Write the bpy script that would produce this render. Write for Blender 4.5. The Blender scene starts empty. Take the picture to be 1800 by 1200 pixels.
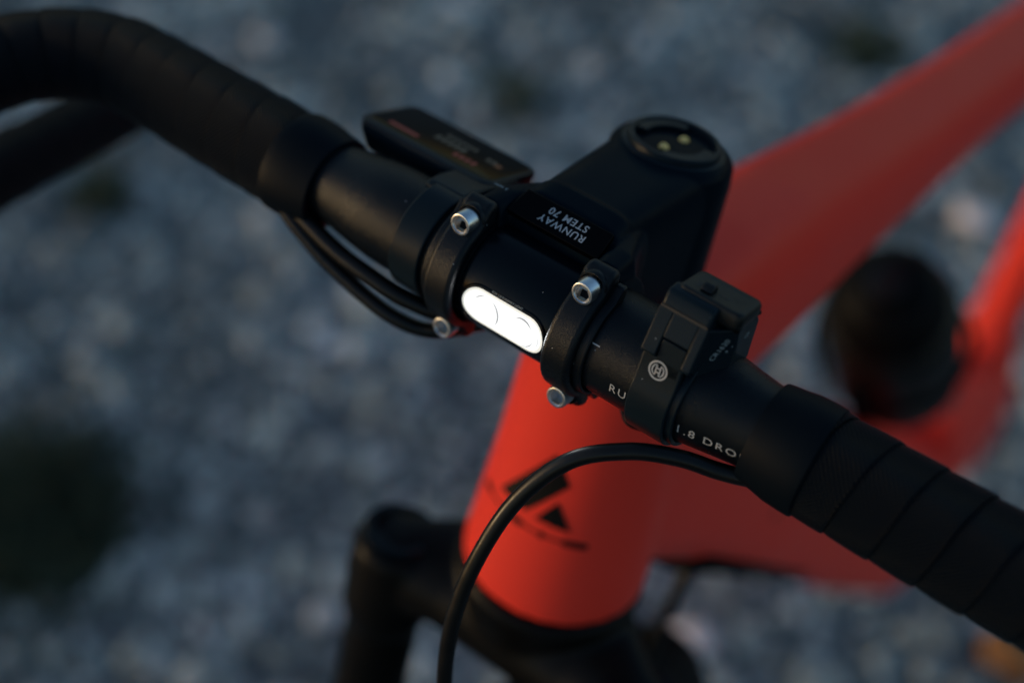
import bpy, bmesh, math, random
from math import sin, cos, radians, pi, sqrt, atan2, degrees, hypot
from mathutils import Vector, Matrix

random.seed(7)
S = bpy.context.scene
C = S.collection
GZ = 930.0                      # handlebar centre above the ground, mm

# ------------------------------------------------------------------ camera
# bike axes in mm: X = bike's left, Y = backwards, Z = up, origin at the bar clamp
AZ, PT, DIST = radians(38), radians(50), 425.0
f = Vector((-sin(AZ)*cos(PT), cos(AZ)*cos(PT), -sin(PT)))
r = Vector((cos(AZ), sin(AZ), 0)); u = r.cross(f)
ox, oy = (938-900)/2500*DIST, -(519-600)/2500*DIST
pos = -(r*ox + u*oy + f*DIST)
cam = bpy.data.cameras.new('camera'); camo = bpy.data.objects.new('camera', cam); C.objects.link(camo)
M = Matrix((r, u, -f)).transposed().to_4x4()
M.translation = Vector((pos.x, pos.y, pos.z+GZ))*0.001
camo.matrix_world = M
cam.lens = 50; cam.sensor_width = 36; cam.clip_start = 0.01; cam.clip_end = 2000
cam.dof.use_dof = True; cam.dof.focus_distance = 0.402; cam.dof.aperture_fstop = 3.6
S.camera = camo

# ------------------------------------------------------------------ dusk light
SUN_AZ = Vector((-0.78, -0.62, 0)).normalized()      # glow on the horizon ahead of the bike
SUN_EL = radians(2)
w = bpy.data.worlds.new('World'); S.world = w; w.use_nodes = True
nt = w.node_tree; bg = nt.nodes['Background']
sky = nt.nodes.new('ShaderNodeTexSky'); sky.sky_type = 'NISHITA'; sky.sun_disc = False
sky.sun_elevation = SUN_EL; sky.sun_rotation = atan2(SUN_AZ.x, SUN_AZ.y)
sky.altitude = 300; sky.air_density = 1.0; sky.dust_density = 1.0; sky.ozone_density = 2.1
nt.links.new(sky.outputs[0], bg.inputs[0]); bg.inputs[1].default_value = 0.12
sun = bpy.data.lights.new('sun', 'SUN'); suno = bpy.data.objects.new('sun', sun); C.objects.link(suno)
sun.energy = 0.40; sun.angle = radians(14); sun.color = (1.0, 0.78, 0.46)
sd = Vector((SUN_AZ.x*cos(SUN_EL), SUN_AZ.y*cos(SUN_EL), sin(SUN_EL)))
suno.rotation_euler = sd.to_track_quat('Z', 'Y').to_euler()
S.view_settings.view_transform = 'Standard'; S.view_settings.look = 'None'
S.view_settings.exposure = 2.0; S.view_settings.gamma = 1.0
S.view_settings.use_curve_mapping = False

# ------------------------------------------------------------------ materials
def mat(name, col, rough=0.5, metal=0.0, bump=None, coat=0.0, spec=0.5, var=0.0, emis=None, estr=0.0, rvar=0.0, vscale=40):
    m = bpy.data.materials.new(name); m.use_nodes = True
    n = m.node_tree.nodes; l = m.node_tree.links; b = n['Principled BSDF']
    b.inputs['Base Color'].default_value = (*col, 1); b.inputs['Roughness'].default_value = rough
    b.inputs['Metallic'].default_value = metal; b.inputs['Coat Weight'].default_value = coat
    b.inputs['Coat Roughness'].default_value = 0.25
    b.inputs['Specular IOR Level'].default_value = spec
    if emis: b.inputs['Emission Color'].default_value = (*emis, 1); b.inputs['Emission Strength'].default_value = estr
    tc = n.new('ShaderNodeTexCoord')
    if bump:
        t = n.new('ShaderNodeTexNoise'); t.inputs['Scale'].default_value = bump[0]; t.inputs['Detail'].default_value = 2
        l.new(tc.outputs['Object'], t.inputs['Vector'])
        bp = n.new('ShaderNodeBump'); bp.inputs['Strength'].default_value = bump[1]; bp.inputs['Distance'].default_value = bump[2]
        l.new(t.outputs['Fac'], bp.inputs['Height']); l.new(bp.outputs[0], b.inputs['Normal'])
    if var or rvar:
        t2 = n.new('ShaderNodeTexNoise'); t2.inputs['Scale'].default_value = vscale; t2.inputs['Detail'].default_value = 5
        l.new(tc.outputs['Object'], t2.inputs['Vector'])
        if var:
            mx = n.new('ShaderNodeMix'); mx.data_type = 'RGBA'; mx.blend_type = 'MULTIPLY'
            mx.inputs[0].default_value = 1
            mr = n.new('ShaderNodeMapRange'); mr.inputs[1].default_value = 0.3; mr.inputs[2].default_value = 0.7
            mr.inputs[3].default_value = 1-var; mr.inputs[4].default_value = 1+var
            l.new(t2.outputs['Fac'], mr.inputs[0]); mx.inputs[6].default_value = (*col, 1)
            l.new(mr.outputs[0], mx.inputs[7]); l.new(mx.outputs[2], b.inputs['Base Color'])
        if rvar:
            mr = n.new('ShaderNodeMapRange'); mr.inputs[1].default_value = 0.3; mr.inputs[2].default_value = 0.7
            mr.inputs[3].default_value = rough-rvar; mr.inputs[4].default_value = rough+rvar
            l.new(t2.outputs['Fac'], mr.inputs[0]); l.new(mr.outputs[0], b.inputs['Roughness'])
    return m

MBAR = mat('blasted black aluminium', (0.0028, 0.0050, 0.0075), 0.29, bump=(3600, 0.5, 0.0003), spec=0.19, rvar=0.05, vscale=120)
MCLAMP = mat('forged black aluminium', (0.0030, 0.0048, 0.0070), 0.32, spec=0.22, bump=(3400, 0.45, 0.0003), rvar=0.06, vscale=90)
MSTEM = mat('satin black stem cover', (0.0014, 0.0055, 0.0100), 0.36, spec=0.035, bump=(3000, 0.12, 0.0002), rvar=0.05, vscale=60)
MPLATE = mat('gloss black stem plate', (0.001, 0.001, 0.0015), 0.26, spec=0.06)
MGLOSS = mat('gloss black lamp housing', (0.001, 0.003, 0.0055), 0.24, spec=0.14, bump=(900, 0.05, 0.0002), rvar=0.04)
MPLAST = mat('matte black plastic', (0.005, 0.011, 0.016), 0.33, spec=0.13, bump=(3200, 0.25, 0.0002), rvar=0.05, vscale=80)
MRUB = mat('black rubber', (0.0022, 0.0024, 0.003), 0.55, spec=0.07, bump=(3000, 0.2, 0.0002), rvar=0.06)
MHOSE = mat('black hose jacket', (0.0025, 0.0025, 0.0025), 0.34, spec=0.28, bump=(500, 0.12, 0.0002), rvar=0.08, vscale=200)
MBAND = mat('smooth finishing tape', (0.0018, 0.0042, 0.0072), 0.50, spec=0.07, bump=(3000, 0.2, 0.0002))
MSTEEL = mat('zinc plated steel', (0.58, 0.60, 0.62), 0.33, 1.0, bump=(700, 0.12, 0.0002), rvar=0.08, vscale=300)
MRED = mat('satin orange red paint', (0.83, 0.050, 0.031), 0.40, spec=0.10, rvar=0.03, vscale=20)
MDECAL = mat('black decal', (0.004, 0.004, 0.004), 0.45, spec=0.15)
MINK = mat('pale grey print', (0.36, 0.38, 0.40), 0.6)
MINK2 = mat('dim grey print', (0.26, 0.30, 0.32), 0.6)
MINK3 = mat('dark print', (0.003, 0.003, 0.004), 0.6)
MGOLD = mat('gold contact', (1.0, 0.60, 0.14), 0.40, 0.0, spec=1.0)
MFORK = mat('satin black fork', (0.003, 0.003, 0.003), 0.40, spec=0.13, rvar=0.05)
MBOTTLE = mat('dark bottle plastic', (0.004, 0.0045, 0.005), 0.40, spec=0.25, rvar=0.05)
MPAD = mat('pad rubber', (0.005, 0.0065, 0.0075), 0.40, spec=0.22, bump=(3000, 0.2, 0.0002), rvar=0.05)
MSCREEN = mat('display glass', (0.002, 0.003, 0.003), 0.16, spec=0.06)
MLAMP = mat('lit lamp', (0.2, 0.2, 0.2), 0.2, emis=(0.98, 1.0, 1.0), estr=0.30)
MCORE = mat('lit led', (0.9, 0.9, 0.9), 0.3, emis=(0.95, 0.98, 1.0), estr=22.0)
MLAMP2 = mat('lit lamp edge', (0.6, 0.6, 0.56), 0.3, emis=(0.95, 0.97, 0.90), estr=0.15)
MREFL = mat('lamp reflector ridge', (0.1, 0.1, 0.1), 0.4, emis=(0.9, 0.95, 1.0), estr=0.085)
MSCR_R = mat('screen red mark', (0.05, 0.006, 0.008), 0.4, emis=(1.0, 0.10, 0.12), estr=0.010)
MSCR_W = mat('screen grey mark', (0.02, 0.025, 0.025), 0.4, emis=(0.8, 0.9, 0.85), estr=0.004)
MSCR_O = mat('screen orange mark', (0.04, 0.015, 0.005), 0.4, emis=(1.0, 0.35, 0.1), estr=0.008)

def dust(m, scale=180, size=0.035, col=(0.25, 0.26, 0.27)):
    n = m.node_tree.nodes; l = m.node_tree.links; b = n['Principled BSDF']
    tc = n.new('ShaderNodeTexCoord'); v = n.new('ShaderNodeTexVoronoi'); v.inputs['Scale'].default_value = scale
    l.new(tc.outputs['Object'], v.inputs['Vector'])
    lt = n.new('ShaderNodeMath'); lt.operation = 'LESS_THAN'; lt.inputs[1].default_value = size; l.new(v.outputs['Distance'], lt.inputs[0])
    sp = n.new('ShaderNodeSeparateColor'); l.new(v.outputs['Color'], sp.inputs[0])
    g2 = n.new('ShaderNodeMath'); g2.operation = 'GREATER_THAN'; g2.inputs[1].default_value = 0.6; l.new(sp.outputs[0], g2.inputs[0])
    mu = n.new('ShaderNodeMath'); mu.operation = 'MULTIPLY'; l.new(lt.outputs[0], mu.inputs[0]); l.new(g2.outputs[0], mu.inputs[1])
    mx = n.new('ShaderNodeMix'); mx.data_type = 'RGBA'; l.new(mu.outputs[0], mx.inputs[0])
    mx.inputs[6].default_value = b.inputs['Base Color'].default_value; mx.inputs[7].default_value = (*col, 1)
    l.new(mx.outputs[2], b.inputs['Base Color'])
for m_ in (MBAR, MCLAMP, MHOSE, MPLAST, MGLOSS): dust(m_)
dust(MSTEM, 120, 0.03); dust(MBAND, 140, 0.03)

def tape_material():
    m = mat('bar tape', (0.0012, 0.0036, 0.0068), 0.38, spec=0.08)
    n = m.node_tree.nodes; l = m.node_tree.links; b = n['Principled BSDF']
    uv = n.new('ShaderNodeTexCoord'); sp = n.new('ShaderNodeSeparateXYZ'); l.new(uv.outputs['UV'], sp.inputs[0])
    # fine diamond ribs in mm along the strip
    def wave(node_expr_a, k):
        mm = n.new('ShaderNodeMath'); mm.operation = 'MULTIPLY'; mm.inputs[1].default_value = k; l.new(node_expr_a, mm.inputs[0])
        s = n.new('ShaderNodeMath'); s.operation = 'SINE'; l.new(mm.outputs[0], s.inputs[0]); return s.outputs[0]
    ad = n.new('ShaderNodeMath'); ad.operation = 'ADD'; l.new(sp.outputs[0], ad.inputs[0]); l.new(sp.outputs[1], ad.inputs[1])
    sb = n.new('ShaderNodeMath'); sb.operation = 'SUBTRACT'; l.new(sp.outputs[0], sb.inputs[0]); l.new(sp.outputs[1], sb.inputs[1])
    w1 = wave(ad.outputs[0], 2*pi/1.5); w2 = wave(sb.outputs[0], 2*pi/1.5)
    mu = n.new('ShaderNodeMath'); mu.operation = 'ADD'; l.new(w1, mu.inputs[0]); l.new(w2, mu.inputs[1])
    bp = n.new('ShaderNodeBump'); bp.inputs['Strength'].default_value = 0.8; bp.inputs['Distance'].default_value = 0.00022
    l.new(mu.outputs[0], bp.inputs['Height']); l.new(bp.outputs[0], b.inputs['Normal'])
    return m
MTAPE = tape_material()

# ------------------------------------------------------------------ helpers (all lengths in mm)
def W(p): return (p[0]*0.001, p[1]*0.001, (p[2]+GZ)*0.001)

def tag(o, label=None, cat=None, group=None, kind=None):
    if label: o['label'] = label
    if cat: o['category'] = cat
    if group: o['group'] = group
    if kind: o['kind'] = kind
    return o

def empty(name, p, label, cat):
    o = bpy.data.objects.new(name, None); C.objects.link(o); o.location = W(p); o.empty_display_size = 0.02
    return tag(o, label, cat)

def mk(name, verts, faces, m, parent=None, bevel=0, seg=3, sharp=35, smooth=True, label=None, raw=False, uvs=None):
    me = bpy.data.meshes.new(name)
    me.from_pydata([tuple(v) if raw else W(v) for v in verts], [], faces); me.validate(); me.update()
    bm = bmesh.new(); bm.from_mesh(me); bmesh.ops.recalc_face_normals(bm, faces=bm.faces); bm.to_mesh(me); bm.free()
    me.materials.append(m)
    if smooth:
        me.polygons.foreach_set('use_smooth', [True]*len(me.polygons))
        me.set_sharp_from_angle(angle=radians(sharp))
    o = bpy.data.objects.new(name, me); C.objects.link(o)
    if parent:
        o.parent = parent; o.matrix_parent_inverse = Matrix.Translation(-origin(parent))
    if bevel:
        b = o.modifiers.new('bevel', 'BEVEL'); b.width = bevel*0.001; b.segments = seg; b.limit_method = 'ANGLE'; b.angle_limit = radians(sharp)
        b.harden_normals = False
        for p in me.polygons: p.use_smooth = True
        # bevelled edges carry the shading
    if label: o['label'] = label
    return o

def origin(o):
    return Vector((0, 0, 0)) if o.parent else Vector(o.location)   # parts keep world coordinates

def extrude(prof, x0, x1):
    """closed YZ polygon pushed along X"""
    n = len(prof); v = [(x0, y, z) for y, z in prof]+[(x1, y, z) for y, z in prof]
    return v, [list(range(n)), list(range(2*n-1, n-1, -1))]+[[i, (i+1) % n, n+(i+1) % n, n+i] for i in range(n)]

def prism(pts, nrm, h):
    """closed polygon of 3D points pushed along a vector"""
    n = len(pts); d = Vector(nrm)*h
    v = [Vector(p) for p in pts]+[Vector(p)+d for p in pts]
    return v, [list(range(n))[::-1], list(range(n, 2*n))]+[[i, (i+1) % n, n+(i+1) % n, n+i] for i in range(n)]

def frame_of(d):
    d = Vector(d).normalized(); a = Vector((1, 0, 0)) if abs(d.x) < 0.9 else Vector((0, 0, 1))
    e1 = (a-d*a.dot(d)).normalized(); return d, e1, d.cross(e1)

def revolve(o, d, prof, n=48, cap=True, a0=0, a1=2*pi):
    """prof: (along, radius) list turned about the axis o + t d"""
    d, e1, e2 = frame_of(d); o = Vector(o); v = []; fc = []
    full = abs(a1-a0-2*pi) < 1e-6; k = n if full else n+1
    for t, rr in prof:
        for i in range(k):
            a = a0+(a1-a0)*i/n; v.append(o+d*t+(e1*cos(a)+e2*sin(a))*rr)
    for j in range(len(prof)-1):
        for i in range(n):
            i2 = (i+1) % k
            fc.append([j*k+i, j*k+i2, (j+1)*k+i2, (j+1)*k+i])
    if cap and full:
        if prof[0][1] > 1e-4: fc.append(list(range(k))[::-1])
        if prof[-1][1] > 1e-4: fc.append(list(range((len(prof)-1)*k, len(prof)*k)))
    return v, fc

def spline(pts, per=12):
    P = [Vector(p) for p in pts]; P = [P[0]*2-P[1]]+P+[P[-1]*2-P[-2]]; out = []
    for i in range(1, len(P)-2):
        p0, p1, p2, p3 = P[i-1:i+3]
        for k in range(per):
            t = k/per
            out.append(0.5*((2*p1)+(p2-p0)*t+(2*p0-5*p1+4*p2-p3)*t*t+(3*p1-p0-3*p2+p3)*t**3))
    out.append(P[-2]); return out

def tube(pts, rad, n=20, per=12, wob=0):
    P = spline(pts, per); v = []; fc = []; e1 = None
    for i, p in enumerate(P):
        d = (P[min(i+1, len(P)-1)]-P[max(i-1, 0)]).normalized()
        if e1 is None: e1 = frame_of(d)[1]
        e1 = (e1-d*e1.dot(d)).normalized(); e2 = d.cross(e1)
        rr = rad(i/(len(P)-1)) if callable(rad) else rad
        for k in range(n):
            a = 2*pi*k/n; v.append(p+(e1*cos(a)+e2*sin(a))*rr)
    for i in range(len(P)-1):
        for k in range(n): fc.append([i*n+k, i*n+(k+1) % n, (i+1)*n+(k+1) % n, (i+1)*n+k])
    fc.append(list(range(n))[::-1]); fc.append(list(range((len(P)-1)*n, len(P)*n)))
    return v, fc

def merge(*parts):
    v = []; fc = []
    for a, b in parts:
        k = len(v); v += list(a); fc += [[i+k for i in q] for q in b]
    return v, fc

def cylp(x, phi, rr):            # a point on the bar's skin; phi = 0 faces forwards, 90 faces up
    a = radians(phi); return (x, -rr*cos(a), rr*sin(a))

def text_geo(s, size, bold=0.0, spacing=1.0):
    cu = bpy.data.curves.new('t', 'FONT'); cu.body = s; cu.size = size; cu.offset = bold; cu.space_character = spacing
    cu.resolution_u = 4; cu.align_x = 'CENTER'; cu.align_y = 'CENTER'
    o = bpy.data.objects.new('t', cu); C.objects.link(o)
    bpy.context.view_layer.update()
    me = o.evaluated_get(bpy.context.evaluated_depsgraph_get()).to_mesh()
    v = [Vector(q.co) for q in me.vertices]; fc = [list(p.vertices) for p in me.polygons]
    bpy.data.objects.remove(o); bpy.data.curves.remove(cu)
    return v, fc

def flat(name, geo, o, ex, ey, m, parent, lift=0.06):
    """2D geometry (mm) laid on a plane"""
    ex = Vector(ex).normalized(); ey = Vector(ey).normalized(); n = ex.cross(ey); o = Vector(o)+n*lift
    return mk(name, [o+ex*p[0]+ey*p[1] for p in geo[0]], geo[1], m, parent, smooth=False)

def voxel(o, size, smooth_it, fac=0.5):
    q = o.modifiers.new('remesh', 'REMESH'); q.mode = 'VOXEL'; q.voxel_size = size*0.001; q.use_smooth_shade = True
    s = o.modifiers.new('smooth', 'SMOOTH'); s.iterations = smooth_it; s.factor = fac
    return o

def stadium(hl, rr, n=14):
    pts = []
    for i in range(n+1): a = -pi/2+pi*i/n; pts.append((hl-rr+rr*cos(a), rr*sin(a)))
    for i in range(n+1): a = pi/2+pi*i/n; pts.append((-hl+rr+rr*cos(a), rr*sin(a)))
    return pts

def rrect(hx, hy, rr, n=5):
    pts = []
    for cx, cy, a0 in ((hx-rr, hy-rr, 0), (-hx+rr, hy-rr, pi/2), (-hx+rr, -hy+rr, pi), (hx-rr, -hy+rr, 3*pi/2)):
        for i in range(n+1): a = a0+pi/2*i/n; pts.append((cx+rr*cos(a), cy+rr*sin(a)))
    return pts

# ------------------------------------------------------------------ ground
def ground_material():
    m = bpy.data.materials.new('gravel bed'); m.use_nodes = True
    n = m.node_tree.nodes; l = m.node_tree.links; b = n['Principled BSDF']; b.inputs['Roughness'].default_value = 0.9
    tc = n.new('ShaderNodeTexCoord')
    a = n.new('ShaderNodeTexNoise'); a.inputs['Scale'].default_value = 3.2; a.inputs['Detail'].default_value = 3
    c = n.new('ShaderNodeTexNoise'); c.inputs['Scale'].default_value = 45; c.inputs['Detail'].default_value = 5
    l.new(tc.outputs['Object'], a.inputs[0]); l.new(tc.outputs['Object'], c.inputs[0])
    r1 = n.new('ShaderNodeValToRGB'); r1.color_ramp.elements[0].position = 0.36; r1.color_ramp.elements[1].position = 0.62
    r1.color_ramp.elements[0].color = (0.10, 0.105, 0.10, 1); r1.color_ramp.elements[1].color = (0.18, 0.19, 0.185, 1)
    l.new(a.outputs[0], r1.inputs[0])
    mx = n.new('ShaderNodeMix'); mx.data_type = 'RGBA'; mx.blend_type = 'OVERLAY'; mx.inputs[0].default_value = 0.7
    l.new(r1.outputs[0], mx.inputs[6]); l.new(c.outputs[0], mx.inputs[7]); l.new(mx.outputs[2], b.inputs['Base Color'])
    bp = n.new('ShaderNodeBump'); bp.inputs['Distance'].default_value = 0.01; l.new(c.outputs[0], bp.inputs['Height']); l.new(bp.outputs[0], b.inputs['Normal'])
    return m
g = mk('ground', [(-300, -300, 0), (300, -300, 0), (300, 300, 0), (-300, 300, 0)], [[0, 1, 2, 3]], ground_material(), smooth=False, raw=True)
tag(g, kind='structure', label='dusky gravel ground under the bicycle', cat='ground')

def stone_material():
    m = bpy.data.materials.new('gravel stone'); m.use_nodes = True
    n = m.node_tree.nodes; l = m.node_tree.links; b = n['Principled BSDF']; b.inputs['Roughness'].default_value = 0.85
    ge = n.new('ShaderNodeNewGeometry'); rp = n.new('ShaderNodeValToRGB'); e = rp.color_ramp.elements
    e[0].position = 0; e[0].color = (0.13, 0.145, 0.145, 1); e[1].position = 1; e[1].color = (0.62, 0.61, 0.60, 1)
    for p, c in ((0.35, (0.36, 0.39, 0.365, 1)), (0.7, (0.44, 0.47, 0.44, 1)), (0.92, (0.54, 0.55, 0.53, 1))):
        q = e.new(p); q.color = c
    l.new(ge.outputs['Random Per Island'], rp.inputs[0])
    no = n.new('ShaderNodeTexNoise'); no.inputs['Scale'].default_value = 90; no.inputs['Detail'].default_value = 4
    mx = n.new('ShaderNodeMix'); mx.data_type = 'RGBA'; mx.blend_type = 'OVERLAY'; mx.inputs[0].default_value = 0.35
    l.new(rp.outputs[0], mx.inputs[6]); l.new(no.outputs[0], mx.inputs[7])
    tc = n.new('ShaderNodeTexCoord'); big = n.new('ShaderNodeTexNoise'); big.inputs['Scale'].default_value = 7; big.inputs['Detail'].default_value = 3; big.inputs['Roughness'].default_value = 0.6
    l.new(tc.outputs['Object'], big.inputs['Vector'])
    mr = n.new('ShaderNodeMapRange'); mr.inputs[1].default_value = 0.33; mr.inputs[2].default_value = 0.67; mr.inputs[3].default_value = 0.45; mr.inputs[4].default_value = 1.35
    l.new(big.outputs['Fac'], mr.inputs[0])
    m2 = n.new('ShaderNodeMix'); m2.data_type = 'RGBA'; m2.blend_type = 'MULTIPLY'; m2.inputs[0].default_value = 1
    l.new(mx.outputs[2], m2.inputs[6]); l.new(mr.outputs[0], m2.inputs[7]); l.new(m2.outputs[2], b.inputs['Base Color'])
    return m
MSTONE = stone_material()
from mathutils import noise as mnoise
def ico(sub):
    bm = bmesh.new(); bmesh.ops.create_icosphere(bm, subdivisions=sub, radius=1)
    v = [q.co.copy() for q in bm.verts]; fc = [[q.index for q in p.verts] for p in bm.faces]; bm.free(); return v, fc
STV, STF = ico(2)
shapes = []
for k in range(8):
    off = Vector((k*7.3, k*3.1, 1.7)); q = []
    for p in STV:
        d = 1+0.45*mnoise.noise(p*1.1+off)+0.15*mnoise.noise(p*2.7+off)
        q.append(p*d)
    shapes.append(q)
def patch(x, y): return mnoise.noise(Vector((x*1.7+3.1, y*1.7-1.3, 0.4)))+0.5*mnoise.noise(Vector((x*4.3, y*4.3, 7.7)))
DARK = [(-0.72, 0.09, 0.085), (-1.02, 0.46, 0.035), (-0.73, 0.925, 0.035), (-0.41, 1.30, 0.045)]
def covered(x, y):
    if patch(x, y) < -0.80: return True
    return any(hypot(x-a, (y-b))+0.05*mnoise.noise(Vector((x*9, y*9, 2))) < q for a, b, q in DARK)
gv, gf = [], []
def add_stone(x, y, z, s, k):
    sx, sy, sz = s*random.uniform(.8, 1.25), s*random.uniform(.7, 1.1), s*random.uniform(.45, .75); a = random.uniform(0, 6.28)
    ca, sa = cos(a), sin(a); b0 = len(gv)
    for p in shapes[k % 8]:
        px, py = p.x*sx, p.y*sy
        gv.append((x+px*ca-py*sa, y+px*sa+py*ca, z+p.z*sz))
    gf.extend([[i+b0 for i in q] for q in STF])
ST1V, ST1F = ico(1)
small = []
for k in range(6):
    off = Vector((k*5.1, 2.2, k*2.9)); small.append([p*(1+0.5*mnoise.noise(p*1.3+off)) for p in ST1V])
for i in range(36000):
    x = random.uniform(-1.75, 0.65); y = random.uniform(-0.4, 1.95)
    if covered(x, y) and random.random() < 0.95: continue
    s = min(0.019, random.lognormvariate(-5.1, 0.46)); z = s*random.uniform(0.05, 0.5)
    if s > 0.011: add_stone(x, y, z, s, i); continue
    a = random.uniform(0, 6.28); ca, sa = cos(a), sin(a); b0 = len(gv); sx, sy, sz = s*random.uniform(.8, 1.3), s*random.uniform(.7, 1.1), s*random.uniform(.5, .8)
    for p in small[i % 6]: gv.append((x+p.x*sx*ca-p.y*sy*sa, y+p.x*sx*sa+p.y*sy*ca, z+p.z*sz))
    gf.extend([[j+b0 for j in q] for q in ST1F])
grav = mk('gravel', gv, gf, MSTONE, raw=True, sharp=60)
tag(grav, 'loose grey gravel stones covering the ground', 'gravel', kind='stuff')
MPALE = mat('pale stone', (0.80, 0.72, 0.72), 0.8, var=0.1)
MBROWN = mat('brown stone', (0.26, 0.11, 0.03), 0.7, var=0.25)
def single_stone(x, y, s, label, k, m=MPALE):
    gv2 = []
    for p in shapes[k]: gv2.append((x+p.x*s, y+p.y*s*0.85, s*0.45+p.z*s*0.6))
    o = mk('stone', gv2, STF, m, raw=True, sharp=60); tag(o, label, 'stone', 'single stones lying on the gravel'); return o
single_stone(-0.10, 0.40, 0.022, 'pale pinkish stone seen just behind the fork crown', 1)
single_stone(-0.14, 1.09, 0.026, 'pale stone on the ground between top tube and seat tube', 4)
single_stone(0.15, 0.575, 0.030, 'brown stone at the bottom right beside the bar tape', 6, MBROWN)
bl = []; bf = []
MGRASS = mat('dark low weeds', (0.055, 0.080, 0.045), 0.7, var=0.3, vscale=8)
for i in range(4200):
    da, db, dq = DARK[0 if i % 10 < 8 else i % len(DARK)]; x = random.gauss(da, dq*0.62); y = random.gauss(db, dq*0.62)
    h = random.uniform(0.012, 0.045); a = random.uniform(0, 6.28); wd = random.uniform(0.0015, 0.004); le = random.uniform(0.005, 0.03)
    b0 = len(bl); dx, dy = cos(a), sin(a)
    bl += [(x-dy*wd, y+dx*wd, 0), (x+dy*wd, y-dx*wd, 0), (x+dx*le, y+dy*le, h)]
    bf.append([b0, b0+1, b0+2])
gr = mk('weeds', bl, bf, MGRASS, raw=True, smooth=False)
tag(gr, 'dark green low weeds growing in patches through the gravel', 'weeds', kind='stuff')

# ------------------------------------------------------------------ the bicycle
BIKE = empty('bicycle', (0, 0, -GZ), 'orange red bicycle with black taped drop handlebar and lit headlight', 'bicycle')
HT = radians(18.5)
H = Vector((0, -sin(HT), -cos(HT)))            # down along the steerer
ST0 = Vector((0, 67.0, -19.0))                 # stem axis meets the steerer here
def hp(s): return ST0+H*s

def section_loft(stations, n=40, e=2.6):
    """stations: (centre, ex, ey, hx, hy) superellipse loft"""
    v = []; fc = []
    for c, ex, ey, hx, hy in stations:
        for i in range(n):
            a = 2*pi*i/n; ca, sa = cos(a), sin(a)
            v.append(Vector(c)+Vector(ex)*(math.copysign(abs(ca)**(2/e), ca)*hx)+Vector(ey)*(math.copysign(abs(sa)**(2/e), sa)*hy))
    for j in range(len(stations)-1):
        for i in range(n): fc.append([j*n+i, j*n+(i+1) % n, (j+1)*n+(i+1) % n, (j+1)*n+i])
    fc.append(list(range(n))[::-1]); fc.append(list(range((len(stations)-1)*n, len(stations)*n)))
    return v, fc
EX = Vector((1, 0, 0))
def loft_line(p0, p1, sizes, e=2.6):
    p0, p1 = Vector(p0), Vector(p1); d = (p1-p0).normalized(); ey = d.cross(EX).normalized()
    return section_loft([(p0+(p1-p0)*t, EX, ey, hx, hy) for t, hx, hy in sizes], e=e)

# frame: head tube, top tube, down tube, seat tube and motor shell grown together
head = revolve(hp(0), H, [(30, 30.0), (32, 31.5), (60, 31.8), (100, 33.2), (130, 35.2), (150, 36.8), (159, 37), (161, 36)], 64)
TT0, TT1 = Vector((0, 62, -82)), Vector((0, 800, -298))
top = loft_line(TT0, TT1, [(0, 28, 36), (.06, 29, 38), (.12, 28.5, 37), (.2, 26.5, 31), (.28, 25, 26), (.4, 23, 23), (1, 21, 21)], 3.0)
DT0, DT1 = Vector((0, 38, -118)), Vector((0, 575, -758))
_dd = (DT1-DT0).normalized(); _dn = EX.cross(_dd).normalized(); _dn = -_dn if _dn.z > 0 else _dn
down = section_loft([(DT0+(DT1-DT0)*t+_dn*(hy-40), EX, _dn, hx, hy) for t, hx, hy in ((0, 33, 38), (.08, 35, 40), (.16, 36.5, 41), (.25, 38.5, 44.5), (.4, 41, 51), (.6, 43, 60), (1, 44, 74))], e=4.0)
seat = loft_line((0, 650, -735), (0, 810, -300), [(0, 40, 46), (.1, 38, 36), (.25, 20, 24), (1, 17, 19)], 2.6)
gus = section_loft([((0, 92, -84), EX, (0, 0.4, -1), 25, 24), ((0, 108, -125), EX, (0, 0.5, -1), 25, 30), ((0, 112, -165), EX, (0, .6, -1), 27, 34), ((0, 96, -190), EX, (0, .8, -1), 29, 30)], e=2.4)
throat = section_loft([((0, 20, -158), EX, (0, 0.6, -1), 27, 14), ((0, 44, -168), EX, (0, 0.8, -1), 31, 24), ((0, 70, -190), EX, (0, 0.9, -1), 33, 28), ((0, 96, -216), EX, (0, 1, -1), 33, 24)], e=2.6)
fr = mk('frame', *merge(head, top, down, seat, gus, throat, loft_line((0, 505, -625), (0, 660, -740), [(0, 40, 40), (.3, 43, 62), (1, 43, 66)], 3)), MRED, BIKE)
voxel(fr, 2.4, 14)
fr['label'] = 'satin orange red frame tubes'

def on_head(th, s, lift=0.25):
    rr = 31.8 if s <= 60 else (31.8+(s-60)*0.035 if s <= 100 else (33.2+(s-100)*0.0667 if s <= 130 else 35.2+(s-130)*0.08))
    e2 = Vector((0, -cos(HT), sin(HT))); a = radians(th)
    return hp(s)+(EX*cos(a)+e2*sin(a))*(rr+lift)
def head_patch(quad, nu=10, nv=6, lift=0.3):
    """quad in (theta, s), bilinear, hugging the head tube"""
    v = []; fc = []
    for i in range(nu+1):
        for j in range(nv+1):
            a, b = i/nu, j/nv
            p = [(1-a)*(1-b)*quad[0][k]+a*(1-b)*quad[1][k]+a*b*quad[2][k]+(1-a)*b*quad[3][k] for k in (0, 1)]
            v.append(on_head(p[0], p[1], lift))
    for i in range(nu):
        for j in range(nv): q = i*(nv+1)+j; fc.append([q, q+1, q+nv+2, q+nv+1])
    return v, fc
LIFT = 0.15
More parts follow.
